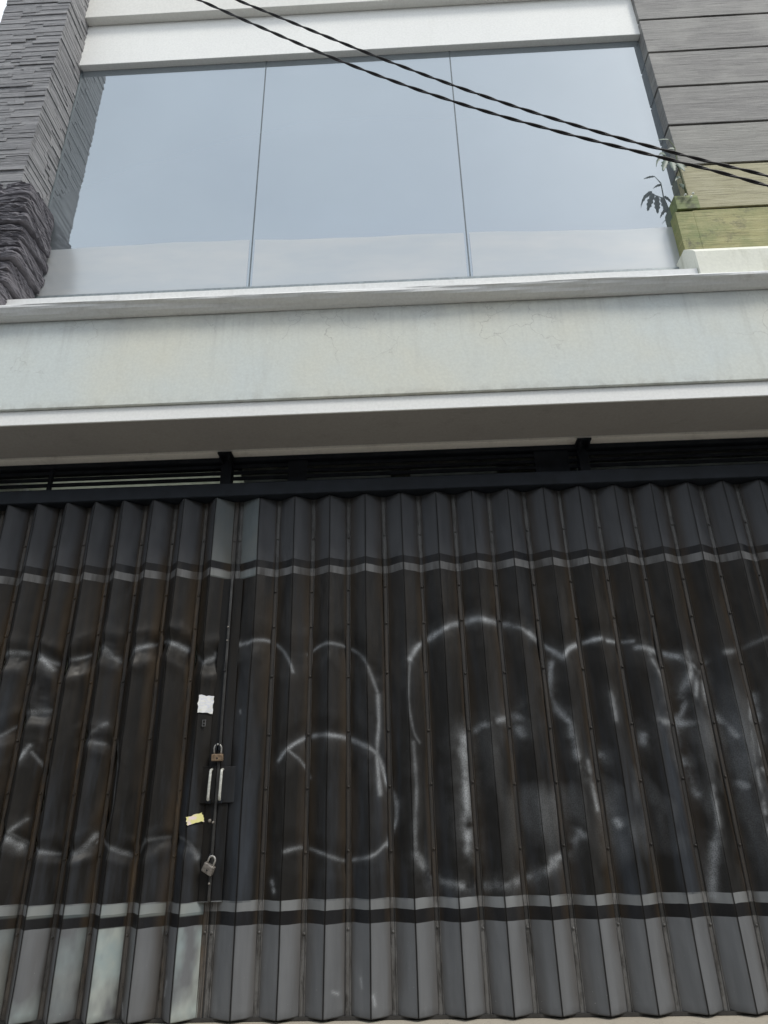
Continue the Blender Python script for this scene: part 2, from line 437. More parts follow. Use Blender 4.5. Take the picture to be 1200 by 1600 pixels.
# pale film along the foot of the panes, and the timber-thin sill line
for i, (zl, zr) in enumerate(((3.775, 3.768), (3.768, 3.735), (3.735, 3.70))):
    x0, x1 = JX[i] + .02, JX[i+1] - .02
    m0 = MB(); nn = 24
    for k in range(nn + 1):
        t = k / nn; x = x0 + (x1 - x0) * t; zt = zl + (zr - zl) * t + -.004 + .008 * math.sin(x * 3.1) + .003 * math.sin(x * 11)
        for (y, z) in ((GY - .004, WB + .01), (GY - .004, zt), (GY - .0005, zt), (GY - .0005, WB + .01)): m0.v.append((x, y, z))
    for k in range(nn):
        for j in range(4):
            q = (j + 1) % 4; m0.f.append((k*4+j, k*4+q, (k+1)*4+q, (k+1)*4+j))
    m0.f.append((3, 2, 1, 0)); m0.f.append(tuple(nn*4+j for j in range(4)))
    m0.build('frosted_film', M['film'], win)
m0 = wavy_prism([(GY - .012, WB - .085), (GY - .028, WB - .075), (GY - .028, WB + .015), (GY - .010, WB + .026), (GY + .02, WB + .026), (GY + .02, WB - .085)], JX[0], JX[3], 60, .002)
m0.build('sill', M['frame'], win)
m0 = wavy_prism([(GY - .24, 2.998), (GY - .24, 3.10), (GY - .05, WB - .09), (GY + .02, WB - .09), (GY + .02, 2.998)], XL + .6, 1.895, 60, .003)
m0.build('sill_ledge', M['coping'], shop)
waxed(JX[0] - .0, JX[0] + .007, WB, WT, GY - .012, GY - .0005, 'frame', M['sealant'])

# cornice boards above the window
g = MB(); g.box(-2.66, 2.13, -.352, GY + .03, 5.752, 6.40); bevel(g.build('cornice', M['white'], shop), .004)
g = MB(); g.box(-2.66, 2.13, -.425, -.353, 6.27, 7.5); bevel(g.build('upper_cornice', M['cornice'], shop), .004)

# ---- left pillar: ledge stone
PX0, PX1, PY0, PY1 = -3.11, -2.575, -.63, GY + .02
g = MB(); g.box(PX0 + .012, PX1 - .012, PY0 + .012, PY1, 2.998, 7.5)
g.build('pillar_core', M['black'], shop)
g = MB()
z = 3.95
while z < 7.5:
    npan = 7; hgt = .198
    # split of the panel's ends on the front face
    cuts = sorted([PX0] + [rnd.uniform(PX0 + .1, PX1 - .1)] + [PX1])
    zz = z
    for r in range(npan):
        h = hgt / npan * rnd.uniform(.75, 1.25)
        if r == npan - 1: h = z + hgt - zz
        gap = .007 if r == npan - 1 else .0012
        xs = [PX0]
        while xs[-1] < PX1 - .09: xs.append(min(PX1, xs[-1] + rnd.uniform(.12, .34)))
        xs[-1] = PX1
        corner = rnd.uniform(0, .009)
        for k in range(len(xs) - 1):
            d = rnd.uniform(0, .011); last = k == len(xs) - 2
            g.box(xs[k], xs[k+1] - .0015 + (corner if last else 0), PY0 - d, PY0 + .03, zz, zz + h - gap, .0006)
        ys = [PY0 + .031]
        while ys[-1] < PY1 - .06: ys.append(min(PY1, ys[-1] + rnd.uniform(.1, .3)))
        ys[-1] = PY1
        for k in range(len(ys) - 1):
            d = corner if k == 0 else rnd.uniform(0, .010)
            g.box(PX1 - .03, PX1 + d - .001, ys[k], ys[k+1] - .0015, zz, zz + h - gap, .0006)
        xs = PX0
        g.box(PX0 - rnd.uniform(0, .008), PX0 + .01, PY0 + .031, PY1, zz, zz + h - gap, .0006)
        zz += h
    z += hgt
g.build('ledge_stone', M['slate'], shop)

def rock(cx, cy, cz, sx, sy, sz, seed):
    """a split-faced block: a subdivided box pushed about by noise"""
    bm = bmesh.new(); bmesh.ops.create_cube(bm, size=2)
    bmesh.ops.subdivide_edges(bm, edges=bm.edges[:], cuts=13, use_grid_fill=True)
    V_ = np.array([v.co[:] for v in bm.verts])
    p = np.sign(V_) * np.abs(V_) ** 1.0
    L = (np.abs(p) ** 12).sum(1) ** (1/12.); p = p / L[:, None]
    q = p * np.array([sx, sy, sz]) + np.array([cx, cy, cz])
    d = (fnoise(q[:, 0] * 4 + seed, q[:, 2] * 22 + q[:, 1] * 5, seed, 4) - .5) * .045
    d2 = (fnoise(q[:, 0] * 20, q[:, 2] * 70 + q[:, 1] * 40, seed + 5, 4) - .5) * .035
    q[:, 1] -= d + d2; q[:, 0] += (d + d2) * .7
    verts = [tuple(r) for r in q]; faces = [tuple(v.index for v in f.verts) for f in bm.faces]
    bm.free(); return verts, faces
g = MB(); zz = 3.0; i = 0
while zz < 4.03:
    h = rnd.uniform(.055, .12); z1_ = min(zz + h, 4.06)
    t = (zz - 3.07) / .98
    xr = -2.505 + .05 * math.sin(t * 3.1) + rnd.uniform(-.02, .02)
    xx = PX0 - .01; w = xr - xx; cut = xx + w * rnd.uniform(.25, .75)
    for (a0, a1) in ((xx, cut - .003), (cut + .003, xr)):
        vv, ff = rock((a0+a1)/2, PY0 + .15 + rnd.uniform(-.012, .012), (zz+z1_)/2, (a1-a0)/2, .17, (z1_-zz)/2 - .002, 11 * i + int(a0 * 10) + 60)
        b0 = len(g.v); g.v += vv; g.f += [tuple(b0 + q for q in f) for f in ff]
    zz = z1_; i += 1
g.build('rough_stone', M['slate_rough'], shop)

# ---- right pillar: long strip tiles in tall courses, dark grooves between
RX0, RX1, RY = 2.055, 3.88, -.39
g = MB(); g.box(RX0 + .016, RX1, RY + .016, GY + .03, 3.36, 7.5); g.build('pillar_core', M['black'], shop)
levels = [3.36, 3.765, 4.19, 4.611, 5.04, 5.455, 5.87, 6.29, 6.71, 7.13, 7.5]
mats = ['tile_moss', 'tile_yellow', 'tile_warm', 'tile', 'tile', 'tile', 'tile', 'tile', 'tile', 'tile']
for i in range(len(levels) - 1):
    g = MB(); x0 = RX0
    g.box(x0, RX1, RY, GY + .03, levels[i] + (.0 if i == 0 else .011), levels[i+1] - .011)
    o = bevel(g.build('tile_course', M[mats[i]], shop), .003)
    if i == 0: o['label'] = 'lowest course, yellow tiles green with moss'
    if i == 1: o['label'] = 'yellowish tile course'
# mossy ledge that carries the lowest course past the pillar's corner, and the white foot below it
m0 = wavy_prism([(RY - .002, 3.37), (RY - .004, 3.74), (RY + .01, 3.752), (GY - .001, 3.752), (GY - .001, 3.37)], 1.935, 2.053, 14, .006)
m0.build('mossy_corner', M['tile_moss'], shop)
m0 = wavy_prism([(RY - .008, 3.766), (RY - .009, 3.87), (RY - .001, 3.895), (GY - .001, 3.895), (GY - .001, 3.766)], 1.955, 2.11, 14, .008)
m0.build('moss_patch', M['moss'], shop)
m0 = wavy_prism([(-.56, 2.998), (-.56, 3.22), (-.54, 3.25), (-.44, 3.354), (GY + .02, 3.357), (GY + .02, 2.998)], 1.90, XR, 60, .003)
m0.build('pillar_foot', M['foot'], shop)

# ---- rest of the shell so that the house stands as a house
g = MB(); g.box(XL, XL + .2, .15, 6, FLOOR - .02, 2.9); g.box(XR - .2, XR, .15, 6, FLOOR - .02, 7.5); g.box(-1.19, -1.07, .15, 6, 2.3, 7.5)
g.box(XL, -1.07, 6, 6.2, -Z0, 2.34); g.box(-1.068, XR, 6, 6.2, -Z0, 7.5); g.box(-1.068, XR - .202, .15, 5.998, 2.3, 2.5)
g.build('shell', M['wall'], shop)
g = MB(); g.box(-1.19, XR + .05, -.165, 6.25, 7.502, 7.62); g.build('roof', M['coping'], shop)  # left bay kept open so the sky lights the added sheet
g = MB(); g.box(XL - .02, XR + .05, -.32, -.167, 7.502, 7.60); g.build('parapet_cap', M['coping'], shop)
# corrugated fibreglass sheet added behind the left leaf to brighten the grille slots with daylight
sv = MB(); nn = 60
for i in range(nn + 1):
    x = XL + .21 + (-1.20 - XL - .21) * i / nn; dz = .012 * math.sin(i * 1.9)
    for (y, z) in ((.16, 2.36), (5.9, 2.62)): sv.v += [(x, y, z + dz), (x, y, z + dz + .002)]
for i in range(nn):
    a_ = i * 4; c_ = a_ + 4
    sv.f += [(a_, c_, c_+2, a_+2), (a_+1, a_+3, c_+3, c_+1), (a_, a_+1, c_+1, c_), (a_+2, c_+2, c_+3, a_+3)]
sv.f += [(0, 2, 3, 1), (nn*4, nn*4+1, nn*4+3, nn*4+2)]
sv.build('added_light_sheet', M['sheet'], shop, smooth=True)
for (a0, a1) in ((XL, -2.80), (2.745, XR)):
    g = MB(); g.box(a0, a1, -.10, .149, FLOOR - .02, 2.159); bevel(g.build('jamb', M['wall'], shop), .004)
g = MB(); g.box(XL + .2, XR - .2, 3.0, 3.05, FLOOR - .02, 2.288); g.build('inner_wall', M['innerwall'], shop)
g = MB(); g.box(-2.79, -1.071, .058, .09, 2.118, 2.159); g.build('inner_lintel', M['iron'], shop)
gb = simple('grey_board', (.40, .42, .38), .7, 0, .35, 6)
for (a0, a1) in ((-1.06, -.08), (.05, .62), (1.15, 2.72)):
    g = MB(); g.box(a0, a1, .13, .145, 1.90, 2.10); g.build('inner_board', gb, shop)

# ---- vent grille over the gate
gr = empty('vent_grille', (-.04, 0, 2.07), None, None); gr.parent = shop; gr.location -= shop.location
GX0, GX1 = -2.799, 2.744
def gp(name, mt, *bx, bv=.002):
    m0 = MB()
    for q in bx: m0.box(*q)
    o = m0.build(name, mt, gr); return bevel(o, bv) if bv else o
gp('track', M['iron_blue'], (GX0, GX1, -.092, .055, 1.845, 1.937), bv=.006)
gp('top_frame', M['iron'], (GX0, GX1, -.025, .025, 2.128, 2.158))
for i in range(4):
    zc = 1.968 + i * .044
    sag = .0015 * math.sin(i * 2.3)
    gp('bar', M['iron'], (GX0, GX1, -.006, .006, zc - .0115 + sag, zc + .0115 + sag), bv=0)
for (a0, a1, dep) in ((-2.325, -2.30, .012), (-1.178, -1.108, .034), (-.745, -.62, .010), (.85, 1.07, .010), (1.128, 1.19, .034)):
    gp('post', M['iron'], (a0, a1, -dep, dep - .002, 1.938, 2.127))
for xc in (-1.143, 1.159):
    gp('bracket', M['iron'], (xc - .045, xc + .045, -.105, .03, 2.146, 2.159), (xc - .03, xc - .022, -.11, -.03, 2.10, 2.146), (xc + .022, xc + .03, -.11, -.03, 2.10, 2.146))

# ---- the low row across the street: unseen, added behind the camera to keep low sky light off the gate
OY = -14.0
added_row = empty('building', (1, OY, -Z0), 'long low grey shop row with closed shutters, added unseen to block low sky light', 'building')
g = MB(); g.box(-34, 36, OY - 8, OY, -Z0, 5.6); g.build('wall', simple('added_row_wall', (.20, .19, .175), .8, 0, .3, 1.5), added_row)
g = MB(); g.box(-34.3, 36.3, OY - 8.3, OY + .9, 5.602, 5.8); g.build('roof', M['concrete'], added_row)
sh_m = simple('added_row_shutter', (.09, .10, .11), .6, 0, .2, 4)
for k in range(14):
    x = -32.5 + k * 4.9
    g = MB()
    for q in range(24): g.prism([(OY + .03, -Z0 + .02 + q * .12), (OY + .06, -Z0 + .08 + q * .12), (OY + .03, -Z0 + .135 + q * .12), (OY + .004, -Z0 + .08 + q * .12)], x, x + 3.6)
    g.build('shutter', sh_m, added_row)
    g = MB(); g.box(x + .3, x + 3.3, OY + .004, OY + .06, 2.2, 3.6); g.build('window', M['glass'], added_row)

# ------------------------------------------------------------------ marks and dents of the gate, metres on its plane
STROKES=[  # left-leaf strokes: scratches, plus highlights painted along the dent arcs
(0.0289,0.55,0.50,[(0.001, 0.801), (0.06, 0.891), (0.191, 0.961), (0.305, 1.014), (0.452, 1.017), (0.578, 0.987), (0.7, 0.927), (0.799, 0.843), (0.856, 0.784)]),
(0.0108,0.25,0.40,[(0.001, 0.783), (-0.013, 0.59), (0.005, 0.419), (0.037, 0.352)]),
(0.0285,0.45,0.60,[(0.796, 0.76), (0.772, 0.62), (0.795, 0.517), (0.853, 0.431)]),
(0.0356,0.28,0.80,[(-0.001, -0.187), (0.044, -0.259), (0.121, -0.312), (0.279, -0.334), (0.438, -0.331), (0.601, -0.283), (0.702, -0.237)]),
(0.0482,0.45,0.70,[(0.29, 0.379), (0.28, 0.282), (0.279, 0.123), (0.265, -0.177)]),
(0.0250,0.65,0.30,[(0.865, 0.794), (0.906, 0.84), (0.982, 0.871), (1.085, 0.886)]),
(0.0179,0.45,0.50,[(1.127, 0.877), (1.269, 0.869)]),
(0.0285,0.50,0.50,[(1.28, 0.829), (1.402, 0.815), (1.5, 0.772)]),
(0.0318,0.32,0.90,[(1.557, 0.792), (1.553, 0.686), (1.481, 0.584), (1.485, 0.516), (1.431, 0.417), (1.422, 0.287), (1.437, 0.191), (1.461, 0.067)]),
(0.0245,0.30,0.90,[(1.651, 0.736), (1.588, 0.65), (1.556, 0.565)]),
(0.0308,0.32,0.90,[(1.871, 0.556), (1.868, 0.406), (1.83, 0.182)]),
(0.0246,0.25,0.50,[(1.75, 0.786), (1.881, 0.818), (2.016, 0.868)]),
(0.0243,0.35,0.60,[(1.098, 0.577), (1.101, 0.442)]),
(0.0234,0.45,0.60,[(0.928, 0.234), (0.938, 0.078), (0.944, 0.002)]),
(0.0306,0.30,0.90,[(1.333, 0.436), (1.438, 0.417), (1.534, 0.421)]),
(0.0379,0.40,0.30,[(1.494, -0.171), (1.452, -0.395)]),
(0.0355,0.30,0.90,[(0.832, -0.1), (0.772, -0.187), (0.687, -0.228)]),
(0.0546,0.45,0.60,[(0.279, 0.308), (0.284, 0.288)]),
(0.0439,0.40,0.70,[(1.241, 0.362), (1.242, 0.33)]),
(0.0408,0.50,0.60,[(1.441, 0.433), (1.452, 0.42)]),
(0.0420,0.45,0.70,[(1.033, -0.054), (1.04, -0.069)]),
(0.0419,0.35,0.70,[(0.832, -0.1), (0.846, -0.115)]),
(0.0446,0.35,0.70,[(0.68, -0.231), (0.695, -0.243)]),
(0.0336,0.45,0.70,[(0.999, 0.265), (1.01, 0.245)]),
(0.0485,0.35,0.80,[(0.549, 0.489), (0.589, 0.478)]),
(0.0412,0.30,0.80,[(0.582, 0.412), (0.593, 0.378)]),
(0.0391,0.35,0.70,[(1.694, 0.117), (1.709, 0.098)]),
(0.0310,0.35,0.90,[(0.351, 0.411), (0.423, 0.442), (0.548, 0.479)]),
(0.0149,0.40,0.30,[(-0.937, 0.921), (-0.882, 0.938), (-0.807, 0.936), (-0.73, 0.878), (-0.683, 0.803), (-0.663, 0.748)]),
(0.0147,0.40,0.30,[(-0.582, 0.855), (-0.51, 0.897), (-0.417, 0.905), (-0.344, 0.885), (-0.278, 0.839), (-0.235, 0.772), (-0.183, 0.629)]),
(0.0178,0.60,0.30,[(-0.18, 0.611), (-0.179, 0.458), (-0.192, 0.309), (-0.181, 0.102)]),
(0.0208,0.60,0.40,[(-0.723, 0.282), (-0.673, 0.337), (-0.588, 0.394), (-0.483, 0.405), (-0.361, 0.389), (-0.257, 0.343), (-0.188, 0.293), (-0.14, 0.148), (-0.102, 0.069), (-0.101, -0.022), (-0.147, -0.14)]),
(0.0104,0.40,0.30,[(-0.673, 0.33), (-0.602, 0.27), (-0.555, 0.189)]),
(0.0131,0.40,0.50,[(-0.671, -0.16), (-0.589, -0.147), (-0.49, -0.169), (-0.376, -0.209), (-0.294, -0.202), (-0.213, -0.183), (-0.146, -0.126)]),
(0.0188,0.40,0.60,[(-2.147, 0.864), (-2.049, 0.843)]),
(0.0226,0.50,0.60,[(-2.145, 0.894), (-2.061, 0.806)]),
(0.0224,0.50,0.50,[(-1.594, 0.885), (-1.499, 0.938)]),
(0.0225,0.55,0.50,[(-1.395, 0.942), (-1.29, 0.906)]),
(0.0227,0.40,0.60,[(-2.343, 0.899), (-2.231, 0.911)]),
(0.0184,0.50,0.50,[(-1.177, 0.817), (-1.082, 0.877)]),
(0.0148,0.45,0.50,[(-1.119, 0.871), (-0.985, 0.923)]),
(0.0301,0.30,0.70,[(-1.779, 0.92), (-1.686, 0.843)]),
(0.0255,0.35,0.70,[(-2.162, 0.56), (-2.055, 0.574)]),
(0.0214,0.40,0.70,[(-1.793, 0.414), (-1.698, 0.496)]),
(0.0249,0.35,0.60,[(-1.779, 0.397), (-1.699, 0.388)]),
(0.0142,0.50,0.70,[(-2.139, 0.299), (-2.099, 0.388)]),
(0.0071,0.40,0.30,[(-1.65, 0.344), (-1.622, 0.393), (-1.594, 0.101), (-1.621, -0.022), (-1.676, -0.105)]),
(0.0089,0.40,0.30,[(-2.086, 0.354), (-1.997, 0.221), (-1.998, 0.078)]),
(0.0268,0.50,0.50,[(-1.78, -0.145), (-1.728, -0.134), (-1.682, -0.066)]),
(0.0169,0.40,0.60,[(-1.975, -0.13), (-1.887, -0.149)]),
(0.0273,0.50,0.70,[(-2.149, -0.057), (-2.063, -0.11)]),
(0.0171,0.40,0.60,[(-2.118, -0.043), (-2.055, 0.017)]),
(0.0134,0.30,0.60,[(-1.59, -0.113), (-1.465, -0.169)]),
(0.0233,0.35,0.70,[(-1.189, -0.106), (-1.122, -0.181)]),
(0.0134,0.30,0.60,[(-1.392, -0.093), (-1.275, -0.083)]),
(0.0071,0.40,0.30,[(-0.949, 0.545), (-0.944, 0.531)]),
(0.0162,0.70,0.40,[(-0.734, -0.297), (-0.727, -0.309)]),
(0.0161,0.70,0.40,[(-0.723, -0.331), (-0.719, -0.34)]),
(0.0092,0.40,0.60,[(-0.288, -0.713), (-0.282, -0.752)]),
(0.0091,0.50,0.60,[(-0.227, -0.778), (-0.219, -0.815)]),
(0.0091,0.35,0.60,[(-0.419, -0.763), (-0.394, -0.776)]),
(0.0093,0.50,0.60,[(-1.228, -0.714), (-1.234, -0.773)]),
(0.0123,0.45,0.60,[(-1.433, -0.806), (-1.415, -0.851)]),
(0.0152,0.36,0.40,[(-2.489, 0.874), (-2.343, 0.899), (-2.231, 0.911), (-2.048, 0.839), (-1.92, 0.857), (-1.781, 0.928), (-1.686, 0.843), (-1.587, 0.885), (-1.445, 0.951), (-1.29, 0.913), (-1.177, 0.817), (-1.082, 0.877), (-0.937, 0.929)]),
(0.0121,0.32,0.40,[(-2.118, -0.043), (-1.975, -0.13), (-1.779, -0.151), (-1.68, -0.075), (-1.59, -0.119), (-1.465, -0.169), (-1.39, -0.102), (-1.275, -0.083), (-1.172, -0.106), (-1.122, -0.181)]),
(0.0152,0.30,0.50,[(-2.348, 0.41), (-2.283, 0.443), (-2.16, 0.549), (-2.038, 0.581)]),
(0.0303,0.30,0.90,[(1.515, 0.757), (1.623, 0.684), (1.621, 0.512), (1.719, 0.344)]),
(0.0303,0.30,0.90,[(1.871, 0.556), (1.795, 0.31), (1.784, 0.06), (1.773, -0.119)]),
(0.0273,0.28,0.90,[(1.539, 0.096), (1.526, -0.085), (1.488, -0.2)]),
(0.0242,0.28,0.90,[(1.334, 0.835), (1.408, 0.655), (1.41, 0.484)]),
(0.0273,0.30,0.90,[(0.853, 0.431), (0.865, 0.268), (0.943, 0.109)]),
(0.0182,0.25,0.60,[(0.003, 0.353), (0.011, 0.129), (-0.004, -0.084), (-0.001, -0.187)]),
]
DENTS=[
(0.0831,0.016,[(-2.447, 0.854), (-2.3, 0.876), (-2.147, 0.864), (-1.951, 0.821), (-1.816, 0.91), (-1.623, 0.878), (-1.479, 0.926), (-1.348, 0.922), (-1.17, 0.817), (-1.081, 0.862)]),
(0.0547,0.012,[(-2.18, -0.041), (-1.977, -0.121), (-1.787, -0.145), (-1.663, -0.076), (-1.599, 0.133), (-1.638, 0.36), (-1.813, 0.431)]),
(0.0537,0.010,[(-1.59, -0.119), (-1.45, -0.16), (-1.291, -0.095), (-1.172, -0.115), (-1.114, -0.196)]),
(0.0649,0.012,[(-2.283, 0.443), (-2.14, 0.542), (-2.054, 0.567), (-2.126, 0.754)]),
(0.0483,0.010,[(-1.998, 0.078), (-2.007, 0.237), (-2.096, 0.371), (-2.176, 0.274)]),
(0.0595,0.008,[(-0.937, 0.921), (-0.807, 0.936), (-0.672, 0.785)]),
(0.0587,0.008,[(-0.582, 0.855), (-0.417, 0.905), (-0.235, 0.772), (-0.183, 0.629), (-0.182, 0.292), (-0.102, 0.039), (-0.147, -0.14), (-0.359, -0.209), (-0.671, -0.16)]),
(0.0553,0.008,[(-0.723, 0.282), (-0.588, 0.394), (-0.361, 0.389), (-0.155, 0.227)]),
(0.0868,0.008,[(0.001, 0.801), (0.191, 0.961), (0.452, 1.017), (0.7, 0.927), (0.856, 0.784), (0.982, 0.871), (1.269, 0.869), (1.5, 0.772)]),
(0.0842,0.008,[(-0.001, -0.187), (0.121, -0.312), (0.438, -0.331), (0.702, -0.237), (0.832, -0.1)]),
]
CABLE_A = [(-0.532, 2.668), (-0.46, 2.617), (-0.275, 2.487), (-0.098, 2.343), (0.022, 2.266), (0.205, 2.154), (0.386, 2.038), (0.566, 1.921), (0.726, 1.84), (0.807, 1.798), (0.895, 1.77), (0.98, 1.726), (1.089, 1.666)]
CABLE_B = [(-0.648, 2.589), (-0.439, 2.434), (-0.193, 2.245), (0.011, 2.105), (0.199, 1.99), (0.367, 1.911), (0.545, 1.813), (0.696, 1.742), (0.773, 1.705), (0.857, 1.67), (0.938, 1.631), (1.043, 1.576)]

# ------------------------------------------------------------------ the folding gate
STR = [(w, i, b_, np.array(P)) for (w, i, b_, P) in STROKES]
def smooth_path(P, n=6):
    if len(P) < 3: return P
    out_ = []
    for i in range(len(P) - 1):
        p0 = P[max(i-1, 0)]; p1 = P[i]; p2 = P[i+1]; p3 = P[min(i+2, len(P)-1)]
        for k in range(n):
            t = k / n
            out_.append(.5 * ((2*p1) + (-p0+p2)*t + (2*p0-5*p1+4*p2-p3)*t*t + (-p0+3*p1-3*p2+p3)*t**3))
    out_.append(P[-1]); return np.array(out_)
STR = [(w * .85, i, b_, smooth_path(P)) for (w, i, b_, P) in STR]
DEN = [(w, a_, smooth_path(np.array(P))) for (w, a_, P) in DENTS]
def pdist(X, Z, P):
    best = np.full(X.shape, 9.)
    for i in range(len(P) - 1):
        a_, b_ = P[i], P[i+1]; d = b_ - a_; L = max((d**2).sum(), 1e-9)
        t = np.clip(((X - a_[0])*d[0] + (Z - a_[1])*d[1]) / L, 0, 1)
        best = np.minimum(best, np.hypot(X - a_[0] - t*d[0], Z - a_[1] - t*d[1]))
    return best
def near(P, x0, x1, pad): return P[:, 0].max() > x0 - pad and P[:, 0].min() < x1 + pad

ZB, ZT = -.868, 1.842
ROWS = 400
def slat(parent, x0, xr, x1, depth, seed, left_half=True, right_half=True, amp=1.0, base=0.0, name='slat', smear=(0, 0), tint=0.):
    """one folded pressing of the gate: valley x0, ridge xr, valley x1"""
    pts = []                       # (x, y, edge value)
    def facet(xa, ya, xb, yb):
        L = math.hypot(xb - xa, yb - ya); k = max(3, int(L / .0065))
        return [(xa + (xb - xa) * i / k, ya + (yb - ya) * i / k) for i in range(k + 1)]
    if left_half:
        pts += facet(x0, base, xr - .0016, -depth)
    if left_half and right_half: pts += [(xr - .0012, -depth + .007), (xr + .0012, -depth + .007)]
    if right_half:
        pts += facet(xr + .0016, -depth, x1, base)
    pts = np.array(pts); C_ = len(pts)
    zs = np.linspace(ZB, ZT, ROWS + 1)
    # both ends of each pressing are not cut dead level
    X = np.repeat(pts[None, :, 0], ROWS + 1, 0).copy(); Y = np.repeat(pts[None, :, 1], ROWS + 1, 0).copy(); Z = np.repeat(zs[:, None], C_, 1).copy()
    xi = X.copy()
    X += (vnoise(Z * .9, Z * 0 + seed, 3) - .5) * .008 + (vnoise(Z * 3.1, Z * 0 + seed, 5) - .5) * .003
    Y += (fnoise(xi * 9, Z * 2.2, 31, 3) - .5) * .012 * amp + (fnoise(xi * 22, Z * 7, 77, 3) - .5) * .006 * amp
    for (w, a_, P) in DEN:
        if P[:, 0].mean() < -.9: w, a_ = w * .62, a_ * 1.5
        if not near(P, pts[:, 0].min(), pts[:, 0].max(), .12): continue
        d = pdist(xi, Z, P)
        nzv = fnoise(xi * 11, Z * 11, 5, 3)
        Y += a_ * np.exp(-(d / w)**2) * (.4 + 1.7 * (nzv - .2)) - a_ * .55 * np.exp(-((d - 1.7*w) / (w*.8))**2) * nzv
        Z += a_ * .2 * np.exp(-(d / w)**2) * (nzv - .5)
    chalk_glint = np.zeros_like(X)
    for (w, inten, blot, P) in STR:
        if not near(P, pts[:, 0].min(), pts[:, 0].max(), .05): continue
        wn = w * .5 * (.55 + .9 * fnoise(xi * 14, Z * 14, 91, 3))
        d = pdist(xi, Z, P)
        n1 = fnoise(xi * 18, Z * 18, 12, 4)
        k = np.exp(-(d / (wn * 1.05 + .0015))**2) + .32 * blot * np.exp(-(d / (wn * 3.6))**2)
        if P[:, 0].mean() < -1.2: inten = inten * .85; wn = wn * .75  # left leaf: thin scratches and painted glints of the dents
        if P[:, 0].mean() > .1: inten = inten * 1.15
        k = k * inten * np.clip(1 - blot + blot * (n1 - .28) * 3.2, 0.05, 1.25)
        chalk_glint = np.maximum(chalk_glint, k)
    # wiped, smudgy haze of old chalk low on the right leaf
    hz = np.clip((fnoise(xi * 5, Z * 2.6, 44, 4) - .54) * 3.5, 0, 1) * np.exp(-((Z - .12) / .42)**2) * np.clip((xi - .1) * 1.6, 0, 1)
    chalk_glint = np.clip(np.maximum(chalk_glint * .88, hz * .24), 0, .8)
    lo, hi = pts[:, 0].min(), pts[:, 0].max()
    dv = np.full_like(X, 9.)
    if left_half: dv = np.minimum(dv, xi - x0)
    if right_half: dv = np.minimum(dv, x1 - xi)
    nr = fnoise(xi * 30, Z * 2.3, 8 + seed, 4)
    rust = np.clip(1.15 - dv / (.010 + .055 * np.clip(nr - .25, 0, 1)), 0, 1) * np.clip(.25 + 1.2 * fnoise(xi * 10, Z * 1.7, 40 + seed, 3), 0, 1)
    blob = np.clip((fnoise(xi * 3.5 + seed, Z * 1.5, 61 + seed, 4) - .52) * 7, 0, 1) * np.clip(1 - np.abs(dv - .01) / .045, 0, 1)
    rust = np.clip(np.maximum(rust * .8, blob * .75), 0, .9)
    rust *= np.where(Z < -.485, .8, 1.0) * (1.0 if depth > .08 else .7)
    dr = np.abs(xi - xr)
    grime = np.where(dr < .0017, .9, np.clip(.35 - dr / .05, 0, .35) * fnoise(xi * 20, Z * 3, 9, 3)) if (left_half and right_half) else np.zeros_like(X)
    grime = np.maximum(grime, np.clip(1 - (Z - ZB) / .035, 0, 1) * .6 * fnoise(xi * 25, Z * 20, 19, 3))
    sm = np.zeros_like(X)
    s0, s1 = smear
    onr = (xi > xr)
    if s0 or s1:
        body = np.clip((fnoise(xi * 8, Z * 3.3, 23 + seed, 5) - .40) * 4.5, 0, 1)
        sm = np.where(onr, s1, s0) * body * (Z < -.487)
        sm = np.maximum(sm, np.where(onr, s1, s0) * .45 * ((Z > -.436) & (Z < -.384)))
    if tint: sm = np.maximum(sm, tint * ((Z > 1.423) | ((Z > 1.322) & (Z < 1.370))) * np.where(onr if tint > 0 else ~onr, 1, 0) * np.sign(tint) * (.6 + .4 * fnoise(xi * 9, Z * 3, 2, 3)))
    V_ = np.stack([X, Y, Z + Z0], -1).reshape(-1, 3)
    pl = parent.location
    V_ = V_ - np.array([pl.x, pl.y, pl.z])
    i, j = np.meshgrid(np.arange(ROWS), np.arange(C_ - 1), indexing='ij')
    a_ = i * C_ + j; F = np.stack([a_, a_ + 1, a_ + C_ + 1, a_ + C_], -1).reshape(-1, 4)
    me = bpy.data.meshes.new(name); nv, nf = len(V_), len(F)
    me.vertices.add(nv); me.vertices.foreach_set('co', V_.astype(np.float32).ravel())
    me.loops.add(nf * 4); me.loops.foreach_set('vertex_index', F.astype(np.int32).ravel())
    me.polygons.add(nf); me.polygons.foreach_set('loop_start', np.arange(0, nf*4, 4, dtype=np.int32))
    me.update(calc_edges=True); me.validate()
    for nm, arr in (('chalk_glint', chalk_glint), ('rust', rust), ('grime', grime), ('smear', sm)):
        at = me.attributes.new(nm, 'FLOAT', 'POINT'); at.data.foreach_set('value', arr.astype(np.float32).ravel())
    me.materials.append(M['gate'])
    o = bpy.data.objects.new(name, me); col.objects.link(o); o.parent = parent
    md = o.modifiers.new('thickness', 'SOLIDIFY'); md.thickness = .0016; md.offset = -1
    return o

